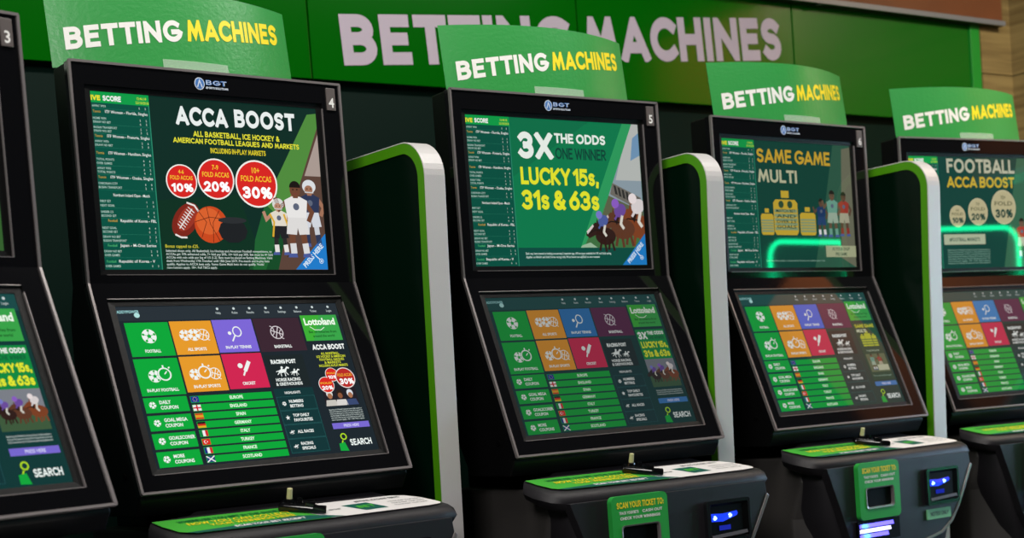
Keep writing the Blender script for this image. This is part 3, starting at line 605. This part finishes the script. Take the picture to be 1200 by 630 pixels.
def trim(m):
    w, d = .0045, .003
    def strip(a, b, P, x=False):
        (xa, va), (xb, vb) = a, b
        if x: m.loft([[P(xa, va-w/2, -.004), P(xa, va-w/2, d), P(xa, va+w/2, d), P(xa, va+w/2, -.004)], [P(xb, vb-w/2, -.004), P(xb, vb-w/2, d), P(xb, vb+w/2, d), P(xb, vb+w/2, -.004)]], EDGE)
        else: m.loft([[P(xa-w/2, va, -.004), P(xa+w/2, va, -.004), P(xa+w/2, va, d), P(xa-w/2, va, d)], [P(xb-w/2, vb, -.004), P(xb+w/2, vb, -.004), P(xb+w/2, vb, d), P(xb-w/2, vb, d)]], EDGE)
    w, d = .0012, .0006  # hairline grey strips stand in for highlights along the glass edges
    strip((LH[1]+.014, LH[2]), (LH[1]+.014, LH[3]+.012), lo_); strip((LH[0]-.01, LH[3]+.012), (LH[1]+.014, LH[3]+.012), lo_, True); strip((LH[0]-.014, LH[2]-.012), (LH[1]+.012, LH[2]-.012), lo_, True)
    strip((UH[1]+.012, UH[2]), (UH[1]+.012, UH[3]+.010), up_); strip((UH[0], UH[3]+.010), (UH[1]+.012, UH[3]+.010), up_, True)
    w, d = .0045, .003
    for x in (.001, W-.001): strip((x, 0), (x, ZT), up_); strip((x, 0), (x, LL), lo_)
    strip((0, 0), (W, 0), up_, True); strip((0, LL), (W, LL), lo_, True)
def roundrect(x0, x1, z0, z1, r, n=5):
    out = []
    for cx, cz, a in ((x1-r, z1-r, 0), (x0+r, z1-r, 90), (x0+r, z0+r, 180), (x1-r, z0+r, 270)):
        for k in range(n+1): t = math.radians(a+90*k/n); out.append((cx+r*math.cos(t), cz+r*math.sin(t)))
    return out
TS = .2468
def topz(y): return -.4621+TS*(y+.3)
# outline of the console top: left tip, front left, front right, right
OUT = [(.14, .03), (.11, -.13), (.012, -.150), (.010, -.186), (.024, -.226), (.05, -.243), (.30, -.249), (.53, -.247), (.566, -.243), (.574, -.236), (.571, -.222), (.558, -.192), (.536, -.164), (.50, -.148), (.45, .03)]
def console(m):
    # rings of the outline at falling heights: rounded lip, then the hopper narrowing downwards
    def ring(off, dz, k, yk, flat=None):
        out = []
        for x, y in OUT:
            xx = .3+(x-.3)*k; dx = (off if x > .3 else -off)*(1 if abs(x-.3) > .2 else abs(x-.3)/.2)
            yy = (y-off) if y < -.14 else y
            yy = -.1+(yy+.1)*yk if yy < -.1 else yy
            z = topz(y)+dz if flat is None else flat+ (topz(y)-topz(-.245))*max(0, 1-(-.47-flat)/.1 if flat < -.47 else 1)
            out.append(J(xx+dx, yy, z))
        return out
    R = [ring(-.006, .0, 1, 1), ring(.002, -.002, 1, 1), ring(.010, -.010, 1, 1), ring(.014, -.024, 1, 1), ring(.010, -.036, .985, 1), ring(.004, -.046, .93, .99), ring(.0, -.052, .86, .98), ring(.008, 0, .80, .98, -.58), ring(.006, 0, .66, .95, -.69), ring(.004, 0, .5, .8, -.80)]
    m.loft(R, CONS)
def faceplate(m):
    # the right of the hopper front is cut away in a curve: a slightly proud plate with a bevelled rim
    o = [(.035, -.472), (.562, -.472), (.566, -.50), (.54, -.545), (.508, -.60), (.48, -.635), (.44, -.66), (.38, -.672), (.30, -.69), (.20, -.70), (.135, -.705), (.11, -.66), (.075, -.57)]
    def yf(z): return -.2635+max(0, -z-.53)*.02
    m.loft([[J(x, yf(z)+.02, z) for x, z in o], [J(x, yf(z)-.004, z) for x, z in o]], CONS)
    q = o[2:9]
    for (a, b), (c, d) in zip(q, q[1:]): m.loft([[J(a, yf(b)-.006, b), J(a, yf(b)-.0035, b), J(a+.006, yf(b)-.0035, b-.006), J(a+.006, yf(b)-.006, b-.006)], [J(c, yf(d)-.006, d), J(c, yf(d)-.0035, d), J(c+.006, yf(d)-.0035, d-.006), J(c+.006, yf(d)-.006, d-.006)]], EDGE)
def pedestal(m):
    rings = []
    for z, d in ((-.446, .03), (-.475, -.018), (-.505, -.022), (-.595, .014), (-.95, .012), (-ZJ, .04)):
        rings.append([J(x, y, z) for x, y in ((.05, .2), (.05, -.15+d), (.135, -.226+d), (.475, -.226+d), (.56, -.15+d), (.56, .2))])
    m.loft(rings, PED); m.box(J(.10, .06, -.45), J(.46, .2, -.02), BODY)
def sticker(m):
    o = [(.012, -.152), (.016, -.184), (.029, -.221), (.054, -.237), (.30, -.243), (.53, -.241), (.560, -.237), (.566, -.230), (.562, -.216), (.548, -.186), (.528, -.166), (.50, -.157), (.31, -.155), (.26, -.154)]
    def P(x, y, l=1): return J(x, y, topz(y)+.0004*l+.0012)
    split = [(.262, -.154), (.325, -.243)]
    left = [p for p in o if p[0] <= .30 and p != (.30, -.243) and p != (.31, -.155)]
    Lp = [(.262, -.154), (.10, -.152)] + [(.012, -.152), (.016, -.184), (.029, -.221), (.054, -.237), (.315, -.2432)]
    Rp = [(.315, -.2432), (.53, -.241), (.560, -.237), (.566, -.230), (.562, -.216), (.548, -.186), (.528, -.166), (.50, -.157), (.262, -.154)]
    m.poly([P(x, y) for x, y in Lp], STG); m.poly([P(x, y) for x, y in Rp], STW)
    m.poly([P(x, y, 2) for x, y in [(.04, -.2295), (.054, -.237), (.345, -.2428), (.31, -.2255), (.262, -.21), (.12, -.224)]], STD)
    def small(t, x0, x1, ya, yb, mt, th=.2):
        put_strokes(m, t, mt, lambda x, y: P(x, ya+(yb-ya)*y, 3), x0, x1, th, .1, .35)
    small('WHEREVER YOU BET IN THE SHOP', .05, .245, -.178, -.166, STX)
    small('NOW YOU CAN COLLECT', .06, .262, -.196, -.182, STY, .17); small('YOUR WINNINGS HERE', .095, .262, -.211, -.199, STY, .17)
    small('SCAN YOUR BET RECEIPT', .13, .27, -.232, -.222, STW, .24)
    m.poly([P(x, y, 2) for x, y in [(.372, -.185), (.428, -.182), (.452, -.223), (.40, -.226)]], STD); small('BET', .395, .432, -.212, -.196, STG, .26)
    small('BETTING MACHINE TERMS', .41, .51, -.176, -.168, INK, .18)
    for k in range(3): small('PLEASE KEEP YOUR TICKET', .47, .545, -.196-k*.012, -.191-k*.012, INK, .14)
    small('HOW TO BET', .335, .36, -.205, -.199, INK)
def scanner(m):
    o = roundrect(.128, .274, -.603, -.468, .012); h = roundrect(.150, .250, -.578, -.527, .008)
    y = -.2735
    m.loft([[J(x, y+.012, z) for x, z in h], [J(x, y-.0075, z) for x, z in h], [J(x, y-.007, z) for x, z in o], [J(x, y+.006, z) for x, z in o]], SCG, cap=False)
    def txt(t, x0, x1, z0, z1, mt): put_strokes(m, t, mt, lambda x, yy: J(x, y-.0078, z0+(z1-z0)*yy), x0, x1, .22, .1, .35)
    txt('SCAN YOUR TICKET TO:', .141, .263, -.493, -.480, STY)
    txt('TRACK YOUR BETS', .146, .196, -.505, -.499, STW); txt('CASH OUT', .206, .258, -.505, -.499, STW); txt('CHECK YOUR WINNINGS', .148, .252, -.516, -.510, STW)
def window_rim(m):
    h = roundrect(.150, .250, -.578, -.527, .008); g = roundrect(.153, .247, -.574, -.530, .007); y = -.2735
    m.loft([[J(x, y-.0074, z) for x, z in h], [J(x, y-.0094, z) for x, z in h], [J(x, y-.0084, z) for x, z in g], [J(x, y+.002, z) for x, z in g]], EDGE, cap=False)
def scan_window(m):
    g = roundrect(.151, .249, -.577, -.528, .007); m.poly([J(x, -.2745, z) for x, z in g], RECESS)
BLUEG = glow('scanner_blue_light', (.12, .1, 1.0), 3.2); BLUEW = glow('scanner_white_light', (.6, .6, 1.0), 2.4); BLUED = glow('note_slot_blue', (.01, .05, .9), 1.2); BLUEP = glow('note_slot_spot', (.25, .45, 1), 4)
def ticket_slot(m):
    y = -.268
    m.box(J(.125, y-.005, -.655), J(.275, y+.006, -.606), RECESS)
    for k in range(3): m.loft([[J(.13, y-.010, -.612-k*.012), J(.13, y-.004, -.614-k*.012), J(.13, y-.004, -.622-k*.012), J(.13, y-.012, -.621-k*.012)], [J(.245-k*.01, y-.010, -.612-k*.012), J(.245-k*.01, y-.004, -.614-k*.012), J(.245-k*.01, y-.004, -.622-k*.012), J(.245-k*.01, y-.012, -.621-k*.012)]], BLUEW if k == 1 else BLUEG)
def ticket_label(m):
    m.box(J(.14, -.2705, -.695), J(.235, -.266, -.668), RECESS)
    put_strokes(m, 'TICKET OUT', LOGO_W, lambda x, y: J(x, -.2712, -.687+.010*y), .155, .22, .2)
def note_slot(m):
    o = roundrect(.383, .506, -.592, -.502, .006); i = roundrect(.392, .500, -.584, -.509, .004); b_ = roundrect(.396, .486, -.580, -.514, .004)
    rim = mat('slot_rim', (22, 22, 25), .25)
    m.loft([[J(x, -.262, z) for x, z in o], [J(x, -.2765, z) for x, z in o], [J(x, -.2765, z) for x, z in i]], rim, cap=False)
    m.loft([[J(x, -.2765, z) for x, z in i], [J(x, -.2725, z) for x, z in b_]], RECESS, cap=False); m.poly([J(x, -.2725, z) for x, z in b_], RECESS)
def note_light(m):
    m.loft([[J(.397, -.2729, -.546), J(.397, -.2775, -.536), J(.397, -.2729, -.529)], [J(.430, -.2729, -.548), J(.430, -.2785, -.539), J(.430, -.2729, -.531)], [J(.470, -.2729, -.538), J(.470, -.2760, -.533), J(.470, -.2729, -.528)]], BLUED)
    for x, z in ((.404, -.5385), (.447, -.536)): m.cyl(J(x, -.276, z), J(x, -.2805, z), .005, .0025, BLUEP, 10)
    m.box(J(.418, -.2735, -.566), J(.450, -.2727, -.556), glow('note_slot_dim', (.01, .02, .35), 1))
def note_lip(m):
    m.loft([[J(.394, -.279, -.582), J(.394, -.276, -.575), J(.394, -.274, -.582)], [J(.494, -.279, -.577), J(.494, -.276, -.570), J(.494, -.274, -.577)]], mat('slot_lip', (120, 120, 126), .22, metal=.6))
def note_label(m):
    m.box(J(.385, -.2705, -.628), J(.475, -.266, -.603), PALEG); put_strokes(m, 'NOTES ONLY', INK, lambda x, y: J(x, -.2712, -.620+.010*y), .395, .465, .2)
def plate(m):
    m.box(J(.5265, -.0035, .340), J(.547, .0, .384), PLATE)
def platenum(n):
    def b(m):
        V, Fs, w = bfont(str(n), .02); m.mesh([J(.5368+(x-w/2)*.018, -.0038, .346+y*.019) for x, y in V], Fs, WHITE)
    return b
def logo(m):
    y = -.0012
    P = lambda x, z: J(x, y, z)
    m.poly([P(.2515+.0105*math.cos(i*.3142), .371+.0115*math.sin(i*.3142)) for i in range(20)], LOGO_W)
    m.poly([J(.2515+.0088*math.cos(i*.3142), y-.0004, .371+.0098*math.sin(i*.3142)) for i in range(20)], LOGO_B)
    for q in ribbon([(-.0045, -.006), (0, .006), (.0045, -.006)], .0022): m.poly([J(.2515+p.x, y-.0008, .371+p.y) for p in q], LOGO_W)
    put_strokes(m, 'BGT', LOGO_B, lambda x, t: J(x, y, .3695+.0095*t), .2645, .3075, .26, .1)
    put_strokes(m, 'BGT', LOGO_W, lambda x, t: J(x, y-.0003, .3705+.0075*t), .2655, .3065, .10, .26)
    put_strokes(m, 'SPORTS SOLUTIONS', LOGO_W, lambda x, t: P(x, .3625+.004*t), .264, .3105, .24, .1)
CW, CH, SAG = .495, .153, .062
def card_pt(s, h, off=0):
    """point on the curved header card: s 0..1 along, h metres above its foot"""
    x = CW*s; y = .071-SAG*(1-(2*s-1)**2)
    ty = SAG*4*(2*s-1)*1/CW; n = Vector((ty, -1, 0)).normalized()
    return (x+n.x*off, y+.12*h+n.y*off, ZT+.002+h+ZJ)
def card(m):
    n = 28; A = [[card_pt(i/n, 0, .001), card_pt(i/n, CH, .001), card_pt(i/n, CH, -.001), card_pt(i/n, 0, -.001)] for i in range(n+1)]
    m.loft(A, CARD)
def cardtext(txt, s0, s1, mt):
    def b(m):
        k0, k1 = .05, .94
        fn = lambda s, y: card_pt(s, .032+(s-k0)/(k1-k0)*.050+y*.041, .0016)
        put_strokes(m, txt, mt, fn, s0, s1, .235, .11)
    return b
def clip(m):
    n = 8; A = []
    for i in range(n+1):
        s = .38+.27*i/n; A.append([card_pt(s, .002, .003), card_pt(s, .019, .003), card_pt(s, .019, .0015), card_pt(s, .002, .0015)])
    m.loft(A, CLIP)
def screw(m):
    for z in (-.05, -.345): m.cyl(J(-.0005, .03 if z > -.1 else -.085, z), J(.003, .03 if z > -.1 else -.085, z), .006, .006, RECESS, 12)

def machine(n, loc, rz, ad, tennis, tint, cardx, label, lowad):
    key = 'machine%d' % n
    t = thing('betting_machine', label, 'betting machine', (*loc, 0), rz, 'row of betting machines')
    part('monitor_body', t, body, 'body', .003); part('screw', t, lambda m: m.cyl(J(-.001, -.085, -.345), J(.004, -.085, -.345), .006, .006, RECESS, 12), 'screw')
    part('pedestal', t, pedestal, 'ped', .006, 'grey steel pedestal')
    part('upper_bezel', t, lambda m: frame_panel(m, up_, (*UH, ZT), (.012, .010), .0075), 'ub')
    part('lower_bezel', t, lambda m: frame_panel(m, lo_, (*LH, LL), (.014, .012), .0075), 'lb')
    part('edge_trim', t, trim, 'trim', label='thin grey outline of the two screen panels and painted highlight lines around the glass')
    def up_screen(m):
        c = Canvas(m, J(UH[0], .0068, ZT-UH[2]), (UH[1]-UH[0], 0, 0), (0, 0, -(UH[3]-UH[2])), (0, -1, 0), tint[0], key+'u')
        c.rect(0, 0, 100, 100, '0a2c24', 0); ADS[ad](c); livescore(c)
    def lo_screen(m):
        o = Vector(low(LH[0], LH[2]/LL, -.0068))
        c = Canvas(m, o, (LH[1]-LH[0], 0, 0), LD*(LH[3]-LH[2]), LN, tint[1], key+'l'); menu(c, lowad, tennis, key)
    part('upper_screen', t, up_screen, label={'acca': 'lit screen with the ACCA BOOST advert', 'lucky': 'lit screen with the 3X THE ODDS advert', 'multi': 'lit screen with the SAME GAME MULTI advert', 'football': 'lit screen with the FOOTBALL ACCA BOOST advert', 'edge': 'dark green lit screen'}[ad])
    part('lower_screen', t, lo_screen, label='lit touch screen with coloured sport tiles')
    pl = part('number_plate', t, plate, 'plate', .001); part('number', pl, platenum(n))
    part('maker_emblem', t, logo, 'logo', label='blue and white emblem reading BGT')
    c = part('header_card', t, card, 'card', label='curved green card reading BETTING MACHINES', smooth=False); c.location = (cardx, 0, 0)
    part('lettering', c, cardtext('BETTING', .05, .466, CARDW), 'ct1', label='white word BETTING'); part('lettering', c, cardtext('MACHINES', .492, .94, YEL), 'ct2', label='yellow word MACHINES')
    part('card_clip', c, clip, 'clip', label='clear plastic strip')
    cs = part('console', t, console, 'cons', .0, smooth=True); es = cs.modifiers.new('split', 'EDGE_SPLIT'); es.split_angle = math.radians(42); part('front_plate', cs, faceplate, 'fp', .0025)
    part('instruction_sticker', cs, sticker, 'stk', label='green and white instruction sticker')
    s = part('ticket_scanner', t, scanner, 'scan', label='green scanner plate reading SCAN YOUR TICKET TO'); part('window_rim', s, window_rim, 'wrim'); part('scan_window', s, scan_window, 'swin')
    s = part('ticket_slot', t, ticket_slot, 'tslot', label='blue-lit ticket slot'); part('slot_label', s, ticket_label, 'tlab')
    s = part('note_acceptor', t, note_slot, 'nslot', label='black note slot with blue lights'); part('slot_light', s, note_light, 'nlight'); part('slot_lip', s, note_lip, 'nlip'); part('slot_label', s, note_label, 'nlab')
    return t

MX = {3: ((-1.492, -.4009), .2665), 4: ((-.7962, -.0082), .0784), 5: ((0, 0), 0), 6: ((.7983, .081), .0277), 7: ((1.5854, .1752), -.0992)}
N0 = (0, 0, 0)
machine(3, *MX[3], 'edge', '6a5cd0', ((.75, N0), (.95, N0)), .04, 'betting machine number 3, cut off by the left edge, lower screen reading SEARCH', 'lucky')
machine(4, *MX[4], 'acca', '7c66d6', ((1.0, N0), (1.0, N0)), 0, 'black betting machine number 4 with red ACCA BOOST circles on its upper screen', 'acca')
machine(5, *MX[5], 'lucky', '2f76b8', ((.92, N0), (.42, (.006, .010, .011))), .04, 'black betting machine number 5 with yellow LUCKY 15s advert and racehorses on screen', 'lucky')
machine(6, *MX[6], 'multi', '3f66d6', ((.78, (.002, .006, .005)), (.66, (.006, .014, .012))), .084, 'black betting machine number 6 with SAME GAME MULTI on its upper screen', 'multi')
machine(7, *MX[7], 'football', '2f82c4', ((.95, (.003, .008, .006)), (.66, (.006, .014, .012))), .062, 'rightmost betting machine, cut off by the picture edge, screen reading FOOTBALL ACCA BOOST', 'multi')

# ------------------------------------------------------------------ divider panels
def divider(n, xd, yd, ztop, label):
    (X, Y), r = MX[n]; T = .05; R = .075; K = -.034
    t = thing('divider_panel', label, 'divider', (X, Y, 0), r, 'rounded divider panels between the machines')
    yb = .86 if n < 7 else .7
    def outline(ins):
        """front edge up, round corner, top edge back; inset by ins"""
        z1 = ztop-ins; y0 = yd+ins; pts = [(y0+K*(-ZJ), -ZJ), (y0+K*0, 0)]
        r_ = max(R-ins, .02)
        for k in range(11):
            a = math.pi+ (-math.pi/2)*k/10; pts.append((y0+K*ztop+r_+r_*math.cos(a), z1-r_+r_*math.sin(a)))
        pts.append((yb, z1)); return pts
    O = outline(0); I = outline(.003); G = outline(.023)
    def panel(m):
        q = G+[(yb, -ZJ)]; m.loft([[J(xd+.002, y, z) for y, z in q], [J(xd+T-.002, y, z) for y, z in q]], DIVG)
    def edge(m):
        q = [(O[i], I[i]) for i in range(len(O))]
        m.loft([[J(xd, o[0], o[1]), J(xd+T, o[0], o[1]), J(xd+T, i[0], i[1]), J(xd, i[0], i[1])] for o, i in q], SILV)
    def lime(m):
        for x0, x1 in ((xd-.0005, xd+.004), (xd+T-.004, xd+T+.0005)):
            m.loft([[J(x0, i[0], i[1]), J(x1, i[0], i[1]), J(x1, g[0], g[1]), J(x0, g[0], g[1])] for i, g in zip(I, G)], LIME)
    part('panel_core', t, panel, label='very dark green board'); part('edge_strip', t, edge, label='pale silver rounded edge', smooth=False, bevel=.0025); part('lime_border', t, lime, label='thin lime green border')
    return t
divider(4, .6429, -.1442, .268, 'tallest and nearest rounded divider with a silver edge, right of machine 4')
divider(5, .6023, -.0966, .275, 'middle rounded divider with a silver edge, between machines 5 and 6')
divider(6, .6195, -.1381, .294, 'farthest and smallest rounded divider, in front of the FOOTBALL ACCA BOOST screen')

# ------------------------------------------------------------------ pen holders on the consoles
def penholder(n, where):
    (X, Y), r = MX[n]; c, s = math.cos(r), math.sin(r); x, y = .283, -.184
    t = thing('pen_holder', where, 'pen holder', (X+c*x-s*y, Y+s*x+c*y, ZJ+topz(y)+.0035), 0, 'pen holders on the consoles')
    t.rotation_euler = (Matrix.Rotation(r, 3, 'Z') @ Matrix.Rotation(math.atan(TS), 3, 'X') @ Matrix.Rotation(-.62, 3, 'Z')).to_euler()
    def base(m):
        m.loft([[(-.036, -.015, 0), (.036, -.015, 0), (.036, .015, 0), (-.036, .015, 0)], [(-.036, -.015, .009), (.036, -.015, .006), (.036, .015, .006), (-.036, .015, .009)], [(-.030, -.010, .014), (.030, -.010, .010), (.030, .010, .010), (-.030, .010, .014)]], BLACK)
        m.box((.012, -.012, .008), (.030, .008, .019), BLACK); m.box((.026, -.018, .001), (.050, -.002, .012), BLACK)
    b = part('base', t, base, 'pbase', .0015); part('collar', b, lambda m: (m.cyl((-.018, 0, .010), (-.018, 0, .020), .011, .008, BLACK), m.cyl((.0, .006, .010), (.0, .006, .021), .007, .005, BLACK)), 'pcol')
    part('peg', t, lambda m: m.cyl((-.018, 0, .014), (-.018, 0, .039), .0054, .0048, PEN), 'peg', .001, 'cream peg')
penholder(4, 'black pen holder with a cream peg on the console of machine 4'); penholder(5, 'black pen holder with a cream peg on the console of the middle machine numbered 5')
penholder(6, 'blurred black pen holder on the console with the violet-lit ticket slot'); penholder(7, 'pen holder on the rightmost console, barely in view at the picture edge')

# ------------------------------------------------------------------ the LED-edged poster stand across the shop, seen reflected in the screens of the two machines at the right
LED = glow('green_led_tube', (.0, 1.0, .36), 22.0)
pst = thing('poster_stand', 'floor standing poster frame edged with a glowing green tube, facing the machines', 'poster stand', (4.04, -2.40, 0), 0)
part('backboard', pst, lambda m: m.box((-.30, -.05, .5), (.30, 0, 1.79), BODY), bevel=.005)
part('foot', pst, lambda m: (m.box((-.3, -.25, 0), (.3, .2, .03), BODY), m.box((-.06, -.05, .03), (.06, 0, .52), BODY)), bevel=.004)
def tube(m):
    q = roundrect(-.31, .31, .55, 1.80, .09, 6); q = q+[q[0]]
    for a, b in zip(q, q[1:]): m.cyl((a[0], .012, a[1]), (b[0], .012, b[1]), .011, .011, LED, 8)
part('light_tube', pst, tube, label='glowing green tube')
